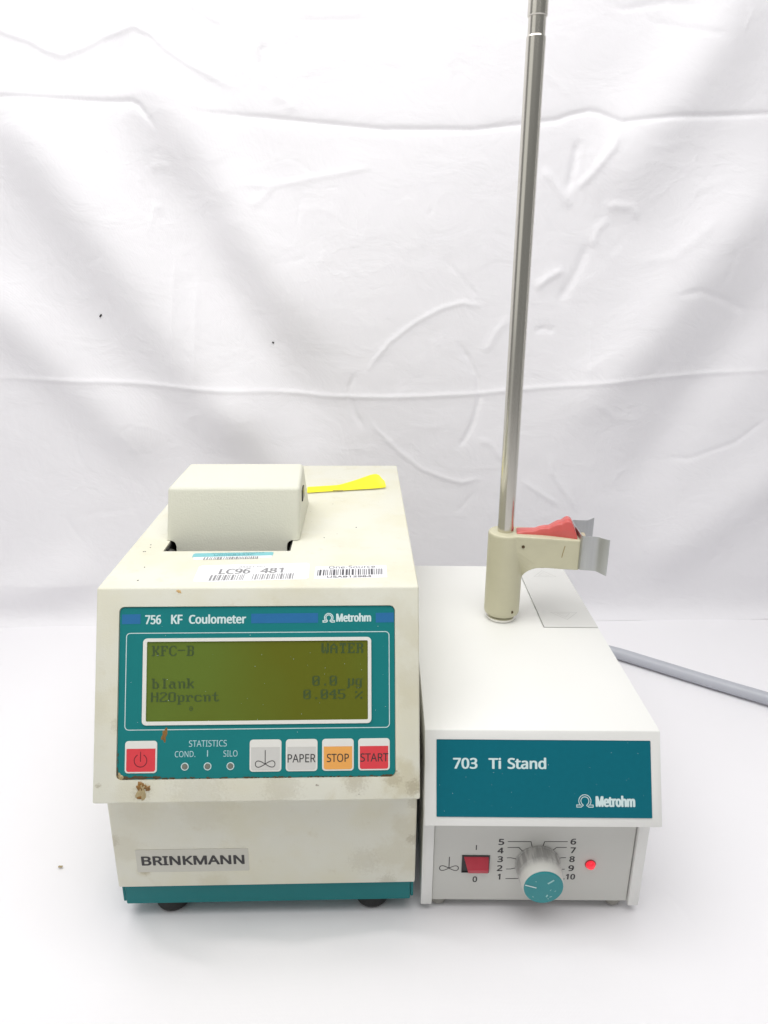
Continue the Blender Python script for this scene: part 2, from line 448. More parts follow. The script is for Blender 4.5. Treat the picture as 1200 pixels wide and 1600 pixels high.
RIDGES = [
(0.6,3,[(-500,291),(-438,289),(-330,286),(-269,282),(-228,280),(-152,276),(-96,270),(-26,269),(16,270),(80,273),(115,277),(186,283),(257,290),(329,294),(400,299),(480,302)]),
(.8,4,[(-430,618),(-386,610),(-358,601),(-345,594),(-330,590),(-312,597),(-293,606),(-260,613),(-245,607),(-229,593),(-214,584),(-200,578),(-182,569),(-167,565),(-157,567)]),
(0.5,3,[(-47,292),(-37,309),(-20,329),(7,349),(34,363),(56,369),(72,366),(86,369)]),
(0.5,3,[(-46,247),(-33,232),(-11,210),(18,187),(48,176),(63,172),(79,176),(92,174)]),
(0.5,4,[(74,320),(86,323),(94,338),(109,358)]),(0.5,4,[(77,223),(94,217),(110,195)]),(0.8,4,[(130,502),(146,485),(162,467),(165,460)]),
(0.9,4,[(206,540),(200,518),(183,496),(163,475)]),(0.9,4,[(131,382),(147,395),(165,404)]),(0.7,4,[(196,466),(226,464),(239,452)]),
(0.6,4,[(190,423),(195,443),(207,454)]),(0.6,3,[(129,176),(153,160),(181,142)]),(0.7,3,[(160,211),(167,183),(187,156),(204,132)]),
(0.35,3,[(-178,479),(-137,480),(-79,491),(-34,499)]),(0.4,4,[(-163,458),(-147,470),(-135,482)]),(0.4,4,[(-140,561),(-127,558),(-112,545)]),
(0.3,4,[(-259,495),(-249,498),(-238,494)]),(0.3,4,[(-260,460),(-248,459)]),(0.35,5,[(232,409),(276,416),(323,460)]),
(0.4,4,[(202,268),(233,246),(270,243)]),(0.3,3,[(-241,412),(-251,288)]),(0.25,3,[(-220,399),(-228,281)]),(0.25,3,[(194,364),(201,282)]),
]
FOLDS = [
(10,38,[(-426,586),(-365,511),(-292,393),(-239,308),(-170,195)]),(7,30,[(-280,664),(-255,567),(-206,490),(-147,394),(-96,302)]),
(-5,30,[(-245,540),(-206,400),(-144,309),(-76,195)]),(7,28,[(-460,391),(-393,321),(-277,188)]),(8,30,[(-214,281),(-148,195),(-85,86)]),
(-5,25,[(-310,659),(-293,604),(-265,556)]),(6,35,[(307,676),(282,598),(228,524),(190,453)]),(6,30,[(382,509),(310,416),(253,324),(162,224)]),
(-5,30,[(402,404),(318,268),(246,132)]),(6,25,[(-528,7),(-434,31),(-362,72)]),(5,30,[(462,209),(356,116),(271,50)]),
]
GR, GG, GB = 1.8, 2.1, 2.3
def grid_mesh(name, V, nx, nz):
    idx = np.arange(nx*nz).reshape(nz, nx)
    F = np.stack([idx[:-1, :-1], idx[:-1, 1:], idx[1:, 1:], idx[1:, :-1]], -1).reshape(-1, 4)
    me = bpy.data.meshes.new(name); me.vertices.add(len(V)); me.vertices.foreach_set('co', V.astype(np.float32).ravel())
    me.loops.add(F.size); me.loops.foreach_set('vertex_index', F.astype(np.int32).ravel())
    me.polygons.add(len(F)); me.polygons.foreach_set('loop_start', np.arange(0, F.size, 4, dtype=np.int32))
    me.polygons.foreach_set('use_smooth', np.ones(len(F), dtype=bool))
    me.update(calc_edges=True); return me

def build_backdrop():
    ss = np.concatenate([np.linspace(-1.25, -.50, 60, endpoint=False), np.linspace(-.50, .50, 660, endpoint=False), np.linspace(.50, 1.25, 61)])
    zz = np.concatenate([np.linspace(0, .68, 450, endpoint=False), np.linspace(.68, 1.45, 70)])
    X, Z = np.meshgrid(ss, zz); x, z = X*1000, Z*1000; H = np.zeros(X.shape)
    for A, w, P in GROOVES:
        d, t = seg_dist(x, z, P); L_ = sum(math.dist(a, b) for a, b in zip(P, P[1:])); w = w*(.8 if L_ > 150 else 1.0); fade = np.clip(np.minimum(t, 1-t)*(6 if L_ > 110 else 4), 0.0, 1); fade = fade*fade*(3-2*fade); A = A*(1.0 if L_ > 110 else .95)
        H -= A*GG*np.exp(-(d/w)**2)*fade
        H -= A*.35*GG*np.exp(-(d/(w*3.2))**2)*fade
    for A, w, P in RIDGES:
        d, t = seg_dist(x, z, P); L_ = sum(math.dist(a, b) for a, b in zip(P, P[1:])); w = w*(.8 if L_ > 150 else 1.0); fade = np.clip(np.minimum(t, 1-t)*(6 if L_ > 110 else 4), 0.0, 1); fade = fade*fade*(3-2*fade); A = A*(1.0 if L_ > 110 else .95)
        H += A*GR*np.exp(-(d/w)**2)*fade
        H += A*.4*GR*np.exp(-(d/(w*3))**2)*fade
    F = np.zeros(X.shape)
    for A, w, P in FOLDS:
        d, t = seg_dist(x, z, P); e = np.clip(np.minimum(t, 1-t)*4+.12, 0, 1); F += A*GB*np.exp(-(d/w)**2)*e*e*(3-2*e)
    for ax_ in (0, 1):                       # cloth bends softly: blur the broad folds
        for _ in range(3):
            c = np.cumsum(np.concatenate([np.repeat(np.take(F, [0], ax_), 9, ax_), F, np.repeat(np.take(F, [-1], ax_), 8, ax_)], ax_), ax_)
            c = np.concatenate([np.zeros_like(np.take(c, [0], ax_)), c], ax_); n_ = F.shape[ax_]
            F = (np.take(c, range(17, 17+n_), ax_)-np.take(c, range(0, n_), ax_))/17
    H += F
    rw = random.Random(11)
    for _ in range(95):
        cx_, cz_ = rw.uniform(-400, 400), rw.uniform(60, 640)
        if 470 < cz_ and rw.random() < .2: continue
        a0 = rw.choice((.15, .9, 2.3, 2.9, 1.2))+rw.gauss(0, .35); L_ = rw.uniform(18, 75); k_ = rw.gauss(0, .012); P = [(cx_, cz_)]
        for i in range(6):
            a0 += k_*L_/6*2; P.append((P[-1][0]+math.cos(a0)*L_/6, P[-1][1]+math.sin(a0)*L_/6))
        m_ = (abs(x-cx_) < L_+20) & (abs(z-cz_) < L_+20)
        if not m_.any(): continue
        d, t = seg_dist(x[m_], z[m_], P); e = np.clip(np.minimum(t, 1-t)*3, 0, 1)
        H[m_] += rw.choice((-1, 1))*rw.uniform(.10, .38)*np.exp(-(d/rw.uniform(2.0, 4.5))**2)*e
    # crumpled facets: warped creases in several directions, stronger in some patches than others
    rf = random.Random(23)
    for i in range(9):
        th = rf.uniform(0, math.pi); lam = rf.uniform(45, 120); ph = rf.uniform(0, 6.28)
        wx = x+22*np.sin(z/rf.uniform(50, 110)+rf.uniform(0, 6))+12*np.sin(x/rf.uniform(35, 70)+rf.uniform(0, 6))
        wz = z+22*np.sin(x/rf.uniform(50, 110)+rf.uniform(0, 6))+12*np.sin(z/rf.uniform(35, 70)+rf.uniform(0, 6))
        u = (wx*math.cos(th)+wz*math.sin(th))/lam+ph
        mask = np.clip(.5+.9*np.sin(x/rf.uniform(70, 150)+rf.uniform(0, 6))*np.sin(z/rf.uniform(70, 150)+rf.uniform(0, 6)), 0, 1)
        H += .55*lam/80*np.sqrt(np.sin(u)**2+.004)*mask
    H += 2.2*np.sin(x/95+z/160)+1.4*np.sin(x/61-z/72+1.3)+1.2*np.sin(z/118+.4)
    H *= np.clip(Z/.05, .05, 1)
    a = .0385; O = np.array([0, .4214, 0]); t_ = np.array([math.cos(a), math.sin(a), 0]); n_ = np.array([math.sin(a), -math.cos(a), 0])
    curl = .016*np.exp(-Z/.010)
    V = O+X[..., None]*t_+(H/1000+curl)[..., None]*n_+np.stack([0*Z, 0*Z, Z-.0015], -1)
    o = link('backdrop_cloth', grid_mesh('backdrop_cloth', V.reshape(-1, 3), len(ss), len(zz)), M['cloth'])
    o['label'] = 'white creased polyester sheet hanging behind the instruments as a backdrop'; o['category'] = 'cloth'
    for (sx, sz, L, ang) in ((-.322, .354, .0036, -.9), (-.146, .327, .0023, .4)):
        i = int(np.argmin(abs(zz-sz))); j = int(np.argmin(abs(ss-sx))); p = V[i, j]
        bm = box(-L/2, L/2, -.0004, .0004, -.0008, .0008, .0003, 1)
        link('lint_speck', bm, M['lint'], o, Matrix.Translation(Vector(p)+Vector((0, -.0006, 0))) @ Matrix.Rotation(ang, 4, 'Y'))
    return o

def build_table():
    xs = np.concatenate([np.linspace(-1.3, -.4, 40, endpoint=False), np.linspace(-.4, .4, 300, endpoint=False), np.linspace(.4, 1.3, 41)])
    ys = np.concatenate([np.linspace(-1.1, -.12, 40, endpoint=False), np.linspace(-.12, .12, 100, endpoint=False), np.linspace(.12, .75, 60)])
    X, Y = np.meshgrid(xs, ys); x, y = X*1000, Y*1000; H = np.zeros(X.shape)
    for A, w, P in ((1.0, 4, [(140, 60), (158, 29), (165, 16), (173, -2), (178, -20)]), (1.3, 6, [(-150, -25), (-80, -30), (-20, -20), (40, -30)]),
                    (1.2, 6, [(-190, -5), (-165, -35), (-120, -50)]), (1.0, 8, [(60, -40), (110, -30), (150, -45)])):
        d, t = seg_dist(x, y, P); H += A*np.exp(-(d/w)**2)*np.clip(np.minimum(t, 1-t)*5, 0, 1)
    H += .25*np.sin(x/31+y/47)+.2*np.sin(x/53-y/23+1)
    H += .10*np.sin(x/9+2*np.sin(y/17))*np.sin(y/11+1.5*np.sin(x/21))
    H -= H.max()
    V = np.stack([X, Y, H/1000], -1)
    o = link('tabletop', grid_mesh('tabletop', V.reshape(-1, 3), len(xs), len(ys)), M['table']); o['kind'] = 'structure'
    sp = box(-.0015, .0015, -.0008, .0008, 0, .0006, .0002, 1)
    link('lint_speck', sp, M['crust'], o, Matrix.Translation((-.251, .030, -.0003)))
build_table(); build_backdrop()

# ------------------------------------------------------------------ coulometer (large instrument, left)
TH = .03062
CM = Matrix.Translation((-.19233, .0129, 0)) @ Matrix.Rotation(TH, 4, 'Z')
C = thing('titration_instrument', 'cream benchtop titration instrument with teal keypad panel and olive display, stained casing', 'lab instrument', CM)
W2, H2, G2, B2, L2 = .1876, .22232, .04645, .11363, .2778
v = Vector((0, G2, B2)).normalized(); nn = Vector((0, -B2, G2)).normalized()
HM = Matrix((Vector((1, 0, 0)), v, nn)).transposed().to_4x4(); HM.translation = (0, -G2, H2-B2)

prof = [(0, H2), (L2, H2), (L2, .0277), (-.0272, .0277), (-.0272, H2-B2+.0030), (-G2+.0022, H2-B2-.0004), (-G2, H2-B2)]
house = link('housing', poly_extrude(prof, 0, W2, 'yz', .0031, 5), M['cream'], C)
cut1 = link('cut', poly_extrude(rrect(.0131, .1735, .0131, .1119, .0032), -.0016, .01), None); cut1.matrix_world = CM @ HM
slot = [(.0232, .0576), (.1068, .0576), (.1068, .094), (.0232, .094)]
cut2 = link('cut', poly_extrude(slot, H2-.028, H2+.01), None); cut2.matrix_world = CM
boolean(house, [cut1, cut2])
link('slot_liner', box(.0236, .1064, .058, .0936, H2-.0276, H2-.0262), M['black'], C)
for x0, x1 in ((.0233, .0244), (.1056, .1067)):
    link('slot_liner', box(x0, x1, .0582, .0934, H2-.026, H2-.0012), M['black'], C)
link('slot_liner', box(.0246, .1054, .0884, .0932, H2-.026, H2-.0012), M['black'], C)
link('slot_liner', box(.0246, .1054, .0580, .0588, H2-.026, H2-.0016), M['black'], C)
# a bright roller end seen in the left gap of the slot
link('roller', lathe([(.0028, 0), (.0031, .0006), (.0031, .0034), (.0026, .004)], 20, 'y', None, .0262, .0665, H2-.0045), M['black'], C)
link('base_plate', box(.0026, W2-.0026, -.0245, L2-.004, .0112, .0276, .0006, 1), M['teal_base'], C)
for x0, x1 in ((.0006, .0024), (W2-.0024, W2-.0006)):
    link('end_flange', box(x0, x1, -.0235, L2-.006, .0128, .0270, .0003, 1), M['teal_base'], C)
foot_bm = lathe([(.0105, 0), (.0112, .0015), (.0098, .0075), (.0088, .0111)], 28)
fo = link('rubber_foot', foot_bm, M['rubber'], C, Matrix.Translation((.0285, -.0095, 0)))
for p in ((.1605, -.0095), (.0285, .25), (.1605, .25)):
    o = fo.copy(); COL.objects.link(o); o.parent = C; o.matrix_local = Matrix.Translation((*p, 0))

# printer cover
def cover_mesh():
    zt, h = H2+.0362, H2
    front = [(.0274, h-.024), (.1026, h-.024), (.1026, h-.0035), (.1031, h-.0016), (.1042, h-.0003), (.1058, h+.0004), (.1114, h+.0004),
             (.1122, zt), (.0226, zt), (.0208, h+.0004), (.0240, h+.0004), (.0258, h-.0003), (.0269, h-.0016), (.0274, h-.0035)]
    bm = poly_extrude(front, 0, 1, 'xz')
    for q in bm.verts:
        z = q.co.z
        if q.co.y < .5: q.co.y = .0762+(z-h)*.21
        else:
            q.co.y = .1655-max(0, z-h)*.5
            if z > h+.03: q.co.x += .0006 if q.co.x < .06 else -.0028
    bmesh.ops.bevel(bm, geom=[e for e in bm.edges if max(e.verts[0].co.z, e.verts[1].co.z) > h+.03], offset=.0027, segments=5, affect='EDGES', profile=.5)
    return bm
cv = link('printer_cover', cover_mesh(), M['cover'], C)
link('slit', box(.11075, .1117, .1085, .1225, H2+.018, H2+.0265, .0002, 1), M['black'], cv, Matrix.Rotation(0, 4, 'Z'))

# control panel
WP = -.0009
cp = link('control_panel', poly_extrude(rrect(.0134, .1732, .0134, .1116, .0030), -.0015, WP), M['teal'], C, HM)
w1 = WP+.00008
bm = bmesh.new(); add_ribbon(bm, rrect(.0174, .1700, .0412, .0965, .0022), .00045, w1, True)
flat('border_line', bm, M['print_white'], cp)
for x0, x1 in ((14.6, 25.3), (89.4, 128.4), (162.2, 172.8)):
    flat('colour_stripe', (lambda b: (b.faces.new([b.verts.new((px/1000, py/1000, w1)) for px, py in ((x0, 101.8), (x1, 101.9), (x1, 107.6), (x0, 107.4))]), b)[1])(bmesh.new()), M['blue'], cp)
txt('lettering', [('756', 27.9, 37.2, 101.7, 107.0), ('KF', 42.9, 49.6, 101.7, 107.1), ('Coulometer', 53.2, 86.5, 101.8, 107.2)], w1, M['print_white'], cp, None, .05)
bm = bmesh.new(); omega(bm, .1313, .1380, .1022, .1073, w1, .00055); add_text(bm, 'Metrohm', .1390, .1595, .1024, .1074, w1, .06)
flat('maker_logo', bm, M['print_white'], cp)
txt('lettering', [('STATISTICS', 54.2, 75.9, 31.4, 35.0), ('COND.', 46.2, 57.9, 25.6, 29.0), ('SILO', 74.0, 82.1, 25.6, 29.1)], w1, M['print_grey'], cp, None, 0)
bm = bmesh.new(); add_ribbon(bm, [(.0649, .0257), (.0649, .0293)], .0005, w1)
flat('lettering', bm, M['print_grey'], cp)

# display
disp = link('display', poly_extrude(rrect(.0292, .1578, .0457, .0918, .0006, 2), WP-.0002, WP+.00012), M['lcd'], C, HM)
link('display_frame', ring(rrect(.0272, .1595, .0439, .0935, .0024), rrect(.0294, .1575, .0459, .0916, .0007), WP-.0003, WP+.0008), M['key_white'], disp)
GL = {'K': 'E666666C78786C6666E6', 'F': 'FE66626878686060' '60F0', 'C': '3C66C2C0C0C0C0C2663C', '-': '00000000FE0000000000', 'B': 'FC6666667C66666666FC',
 'W': 'C6C6C6C6D6D6D6FEEE6C', 'A': '10386CC6C6FEC6C6C6C6', 'T': '7E7E5A1818181818183C', 'E': 'FE66626878686062' '66FE', 'R': 'FC6666667C6C666666E6',
 'b': 'E06060786C666666667C', 'l': '3818181818181818183C', 'a': '000000780C7CCCCCCC76', 'n': '000000DC666666666666', 'k': 'E06060666C78786C66E6',
 'H': 'C6C6C6C6FEC6C6C6C6C6', '2': '7CC6060C183060C0C6FE', 'O': '7CC6C6C6C6C6C6C6C67C', 'p': '000000DC66666666667C6060F0', 'r': '000000DC7666606060F0',
 'c': '0000007CC6C0C0C0C67C', 't': '103030FC30303030361C', '0': '7CC6C6CEDEF6E6C6C67C', '.': '0000000000000000' '1818', '4': '0C1C3C6CCCFE0C0C0C1E',
 '5': 'FEC0C0C0FC060606C67C', '%': '0000C2C60C183060C686', 'g': '00000076CCCCCCCCCC7C0CCC78', 'u': '0000006666666666667C6060C0', ' ': '00'}
def lcd_line(s, x0, y_base, cw, ph):
    bm = bmesh.new(); px = cw/8; w = WP+.00020
    for i, ch in enumerate(s):
        g = GL[ch]; rows = [int(g[k:k+2], 16) for k in range(0, len(g), 2)]
        for r, bits in enumerate(rows):
            y1 = y_base+(10-r)*ph; y0 = y1-ph*.93
            for b in range(8):
                if bits >> (7-b) & 1:
                    x = x0+i*cw+b*px
                    bm.faces.new([bm.verts.new(p) for p in ((x, y0, w), (x+px*.93, y0, w), (x+px*.93, y1, w), (x, y1, w))])
    flat('lettering', bm, M['lcd_ink'], disp)
lcd_line('KFC-B', .0320, .0832, .00502, .00060)
lcd_line('WATER', .1304, .0841, .00502, .00060)
lcd_line('blank', .0322, .0646, .00502, .00058)
lcd_line('0.0 ug', .1251, .0655, .00502, .00057)
lcd_line('H2Oprcnt', .0320, .0570, .00500, .00055)
lcd_line('0.045 %', .1199, .0578, .00502, .00055)
bm = bmesh.new(); add_ribbon(bm, [(.0552+.0009*math.cos(a), .0530+.0012*math.sin(a)) for a in [i*math.pi/6 for i in range(12)]], .00035, WP+.0002, True)
add_ribbon(bm, [(.0545, .0530), (.0559, .0530)], .0003, WP+.00022); flat('lettering', bm, M['lcd_ink'], disp)

# keys
key_me = None
def key(x0, kind):
    global key_me
    kw, y0, y1 = .0183, .0168, .0350
    if key_me is None:
        b = poly_extrude(rrect(0, kw, 0, y1-y0, .0019), WP-.0001, WP+.0004)
        bmesh.ops.recalc_face_normals(b, faces=b.faces[:])
        bmesh.ops.bevel(b, geom=[e for e in b.edges if all(q.co.z > WP+.0003 for q in e.verts)], offset=.00018, segments=2, affect='EDGES')
        key_me = bpy.data.meshes.new('key'); b.to_mesh(key_me); b.free(); smooth_mesh(key_me); key_me.materials.append(M['key_white'])
    o = link('key', key_me, None, C, HM @ Matrix.Translation((x0, y0, 0)))
    r = .0013; x1 = kw-.0009; ins = .0009
    wf = WP+.00048
    out = rrect(ins, x1, ins, .0139, r)
    out = [p for p in out if p[1] < .0139-r+.00001] ; out = [(x1, .0139), (ins, .0139)] + out if False else out
    b = bmesh.new(); pts = [(x1, .0139), (ins, .0139)] + [p for p in out if p[1] < .007]
    b.faces.new([b.verts.new((px, py, wf)) for px, py in pts])
    flat('key_face', b, M[{'power': 'key_red', 'start': 'key_red', 'stop': 'key_orange'}.get(kind, 'key_grey')], o)
    wt = wf+.00006; b = bmesh.new()
    if kind == 'power':
        arc = [(.0090+.0036*math.sin(a), .0072+.0036*math.cos(a)) for a in [math.radians(28+304*i/26) for i in range(27)]]
        add_ribbon(b, arc, .00042, wt); add_ribbon(b, [(.0090, .0066), (.0090, .0122)], .00042, wt); mat = M['ink_red']
    elif kind == 'stir':
        stirrer(b, .0090, .0033, .0113, .0090, .00045, wt); mat = M['ink']
    else:
        s, a, c = {'paper': ('PAPER', .0011, .0172), 'stop': ('STOP', .0027, .0155), 'start': ('START', .0012, .0175)}[kind]
        add_text(b, s, a, c, .0051, .0098, wt, .012); mat = M['ink']
    flat('legend', b, mat, o)
    return o
k = key(.0178, 'power'); k['label'] = 'red power key'
k = key(.0891, 'stir'); k['label'] = 'grey key with a stirrer symbol'
k = key(.1099, 'paper'); k['label'] = 'grey key reading PAPER'
k = key(.1309, 'stop'); k['label'] = 'orange key reading STOP'
k = key(.1518, 'start'); k['label'] = 'red key reading START'
lens_me = lathe([(.0017, WP-.0001), (.0017, WP+.0002), (.0012, WP+.0004), (0, WP+.00045)], 20)
first = None
for x in (.0520, .0650, .0781):
    if first is None: first = o = link('indicator_light', lens_me, M['led_off'], C, HM @ Matrix.Translation((x, .0202, 0)))
    else:
        o = first.copy(); COL.objects.link(o); o.parent = C; o.matrix_local = HM @ Matrix.Translation((x, .0202, 0))
    circ = lambda r: [(r*math.cos(i*math.pi/12), r*math.sin(i*math.pi/12)) for i in range(24)]
    link('ring', ring(circ(.0022), circ(.00175), WP-.0001, WP+.00025), M['print_white'], o)

# grime and residue on the front
def splat(name, pts, h, mat, M4, parent, seed=1, base=0.0):
    """small uneven crust: a fan of rings rising to height h"""
    bm = bmesh.new(); n = len(pts); cx = sum(p[0] for p in pts)/n; cy = sum(p[1] for p in pts)/n; rows = []
    for k, hh in ((1, 0), (.82, .7), (.5, .95), (.2, .75)):
        rows.append([bm.verts.new((cx+(x-cx)*k, cy+(y-cy)*k, base+h*hh*(.55+.9*noise.noise(Vector((x*900*k, y*900*k, seed))) if hh else 0) if hh else base-.0001)) for x, y in pts])
    for A, B in zip(rows, rows[1:]):
        for i in range(n): bm.faces.new((A[i], A[(i+1) % n], B[(i+1) % n], B[i]))
    bm.faces.new(rows[-1])
    return link(name, bm, mat, parent, M4, 60)
def ragged(cx, cy, rx, ry, n, amp, seed, rot=0):
    out = []
    for i in range(n):
        a = 2*math.pi*i/n; k = 1+amp*noise.noise(Vector((math.cos(a)*1.7+seed*3.1, math.sin(a)*1.7, seed*7.7)))*2
        x, y = rx*k*math.cos(a), ry*k*math.sin(a)
        out.append((cx+x*math.cos(rot)-y*math.sin(rot), cy+x*math.sin(rot)+y*math.cos(rot)))
    return out
o = splat('dried_residue', ragged(.0283, .0070, .0026, .0050, 26, .5, 2, -.25), .0007, M['crust'], HM, C, 3); o['label'] = 'tan and brown dried drip under the panel'
splat('residue_crust', ragged(.0310, .0088, .0025, .0019, 20, .5, 5), .0009, M['brown'], None, o, 4)
splat('residue_crust', ragged(.0266, .0094, .0020, .0022, 20, .5, 8), .0009, M['brown'], None, o, 5)
splat('residue_crust', ragged(.0262, .0033, .0017, .0013, 20, .4, 9), .0006, M['brown'], None, o, 6)
splat('dried_residue', ragged(.0398, .0378, .0016, .0038, 22, .4, 4, -.12), .0003, M['brown'], HM, C, 7, WP)['label'] = 'brown drip below the display frame'
bm = bmesh.new(); r = random.Random(7)
for i in range(120):
    t = r.random(); x = .0135+.159*t**1.3; s = r.uniform(.0003, .0010)*(1.6 if x < .05 or x > .165 else .7)
    y = .0133+r.uniform(0, .0006)+(.0006 if x < .04 else 0)
    P = ragged(x, y, s*1.6, s*.55, 8, .5, i); vs = [bm.verts.new((px, py, WP+.0001+i*1e-6)) for px, py in P]; bm.faces.new(vs)
for i in range(26):
    y = .0135+.02*r.random()**2; x = .0136+r.uniform(0, .0004); s = r.uniform(.0003, .0006)
    P = ragged(x, y, s*.6, s*1.5, 8, .5, i+200); bm.faces.new([bm.verts.new((px, py, WP+.0003+i*1e-6)) for px, py in P])
g = flat('edge_grime', bm, M['rust'], C, HM); g['kind'] = 'stuff'
splat('dried_residue', ragged(.0151, .0150, .0018, .0022, 18, .5, 12, .7), .0008, M['crust'], HM, C, 9, WP)['label'] = 'tan crust in the lower left corner of the panel'
splat('dried_residue', ragged(.0475, .1205, .0017, .0009, 16, .4, 14, -.3), .0003, simple('amber_spot', (.62, .40, .16), .5, .1, 200), HM, C, 9)['label'] = 'small amber spot on the top front edge'
bm = bmesh.new()
for i in range(46):
    x, y = r.uniform(.02, .17), r.uniform(.036, .108) if i % 2 else r.uniform(.0465, .091)
    s = r.uniform(.00006, .00016); bm.faces.new([bm.verts.new((px, py, WP+.00026+i*1e-6)) for px, py in ragged(x, y, s, s*1.4, 6, .5, i+50)])
g = flat('dust_flecks', bm, M['print_white'], C, HM); g['kind'] = 'stuff'

# name label on the lower front
YF = -.0272
FM = Matrix(((1, 0, 0, 0), (0, 0, -1, YF), (0, 1, 0, 0), (0, 0, 0, 1)))   # u->x, v->z, w->-y
lb = link('name_label', poly_extrude(rrect(.0133, .0829, .0399, .0574, .0006, 2), -.0001, .00018), M['sticker_silver'], C, FM); lb['label'] = 'silver label reading BRINKMANN'
txt('lettering', [('BRINKMANN', 16.4, 80.3, 45.2, 52.4)], .00028, M['ink'], lb, None, .055)

# stickers on the top
TM = Matrix.Translation((0, 0, H2))
def quad_bm(P, w0, w1): return poly_extrude([(a/1000, b/1000) for a, b in P], w0, w1)
s1 = link('sticker', quad_bm([(46.6, 42.4), (95.6, 46.0), (96.0, 54.6), (95, 55.2), (44.6, 53.2), (44, 52.4)], -.0001, .00015), M['sticker'], C, TM); s1['label'] = 'small white sticker with a teal top band and barcode'
link('teal_band', quad_bm([(44.6, 46.8), (96.2, 49.6), (96.0, 54.8), (94.6, 55.3), (45.4, 53.4), (44.3, 52.0)], .0001, .00022), M['sticker_teal'], s1)
def skew(bm, k):
    for q in bm.verts: q.co.y += (q.co.x-.05)*k
    return bm
bm = bmesh.new(); barcode(bm, .0525, .0875, .0422, .0462, .00027, 5); flat('barcode', skew(bm, .045), M['ink_faint'], s1)
bm = bmesh.new(); add_text(bm, 'U0068333C', .058, .084, .0482, .0512, .00030, .0); add_text(bm, 'ANALYTICAL SERVICES', .056, .090, .0521, .0534, .00030, 0)
flat('lettering', skew(bm, .045), simple('teal_grey_ink', (.10, .30, .33), .6, .3, 400), s1)
s2 = link('sticker', quad_bm([(56, 7.8), (120.4, 11.4), (122, 13.5), (121, 35), (119, 36.6), (54, 33.2), (52.4, 31), (53.4, 9.6)], -.0001, .00015), M['sticker'], C, TM); s2['label'] = 'large white barcode sticker reading LC96 481'
bm = bmesh.new()
add_text(bm, 'LC96', .0665, .0855, .0183, .0262, .00022, .04); add_text(bm, '481', .0915, .1055, .0183, .0262, .00022, .04)
add_text(bm, 'ASSET NO.', .0775, .0945, .0275, .0300, .00022, .0)
barcode(bm, .0625, .1125, .0088, .0170, .00022, 11, skip=((.083, .0865),)); flat('barcode', skew(bm, .05), M['ink_faint'], s2)
s3 = link('sticker', quad_bm([(125.2, 11.6), (169.5, 13.6), (169.5, 32.4), (125.2, 30.6)], -.0001, .00010), M['sticker'], C, TM); s3['label'] = 'barcode sticker reading One-Source near the right edge'
bm = bmesh.new()
add_text(bm, 'One-Source', .1335, .1625, .0236, .0276, .00020, .0); add_text(bm, 'USAB12984', .1330, .1600, .0096, .0122, .00020, .04)
barcode(bm, .1268, .1672, .0132, .0222, .00020, 21); flat('barcode', skew(bm, .04), simple('black_barcode_ink', (.07, .07, .08), .5, .2, 300), s3)
bm = bmesh.new()
for x, y in ((.0131, .0645), (.0107, .057), (.0205, .0105), (.0188, .031), (.128, .082), (.131, .158), (.15, .103), (.012, .0695), (.0117, .0572)):
    s = r.uniform(.0003, .0006); bm.faces.new([bm.verts.new((px, py, .0001)) for px, py in ragged(x, y, s, s*1.5, 7, .4, x*1000)])
g = flat('dirt_specks', bm, M['lint'], C, TM); g['kind'] = 'stuff'

# ------------------------------------------------------------------ yellow tag lying on the instrument
def tag_mesh():
    bm = bmesh.new(); n = 22; L = []
    for i in range(n+1):
        t = i/n; x = t*.066; flare = max(0, (t-.38)/.62)
        wd = .0060+.0140*flare**1.1; lift = (.0030+.0075*flare**1.2)*(1 if t < .78 else .6+.4*math.sqrt(max(0, 1-((t-.78)/.22)**2)))
        if t > .78: wd *= math.sqrt(max(.06, 1-.93*((t-.78)/.22)**2))
        y = .0145*t
        L.append([(x, y-wd*.12, .0003+.0004*flare), (x, y+wd*.25, lift*.35+.0003), (x-.001*flare, y+wd*.6, lift*.8+.0004), (x-.003*flare**3, y+wd*.85, lift+.0005)])
    V = [[bm.verts.new(p) for p in row] for row in L]
    for A, B in zip(V, V[1:]):
        for i in range(3): bm.faces.new((A[i], A[i+1], B[i+1], B[i]))
    bmesh.ops.recalc_face_normals(bm, faces=bm.faces[:])
    bmesh.ops.solidify(bm, geom=bm.faces[:], thickness=.0004)
    return bm
tg = link('plastic_tag', tag_mesh(), M['yellow'], None, CM @ Matrix.Translation((.1085, .1862, H2+.0006)), 60)
tg['label'] = 'bright yellow flared plastic strip lying on top of the cream instrument'; tg['category'] = 'tag'
link('tear_mark', box(.0215, .030, .0038, .0045, .0010, .0013), M['mark'], tg)

# ------------------------------------------------------------------ stirrer stand (small instrument, right)
T = thing('stirrer_stand', 'low off white titration stand with blue panel, speed knob and tall steel rod', 'lab instrument', Matrix.Identity(4))
SW, SH, SG, SB, SL = .142, .13674, .02317, .05199, .2540
v = Vector((0, SG, SB)).normalized(); nn = Vector((0, -SB, SG)).normalized()
SM = Matrix((Vector((1, 0, 0)), v, nn)).transposed().to_4x4(); SM.translation = (0, -SG, SH-SB)
prof = [(0, SH), (SL, SH), (SL, .098), (-.0015, .098), (-.0015, SH-SB+.0012), (-SG+.0010, SH-SB)]
sh = link('housing', poly_extrude(prof, 0, SW, 'yz', .0006, 2), M['white'], T)
c1 = link('cut', poly_extrude(rrect(.0069, .1361, .0058, .0512, .0004, 1), -.0007, .01), None); c1.matrix_world = SM
c2 = link('cut', box(.0990, .1432, .1315, .2520, SH-.0016, SH+.01), None)
boolean(sh, [c1, c2])
for x0, x1 in ((.0005, .0077), (.1362, .1430)):
    link('side_panel', box(x0, x1, -.0043, SL-.002, .0052, .0978, .0005, 2), M['white'], T)
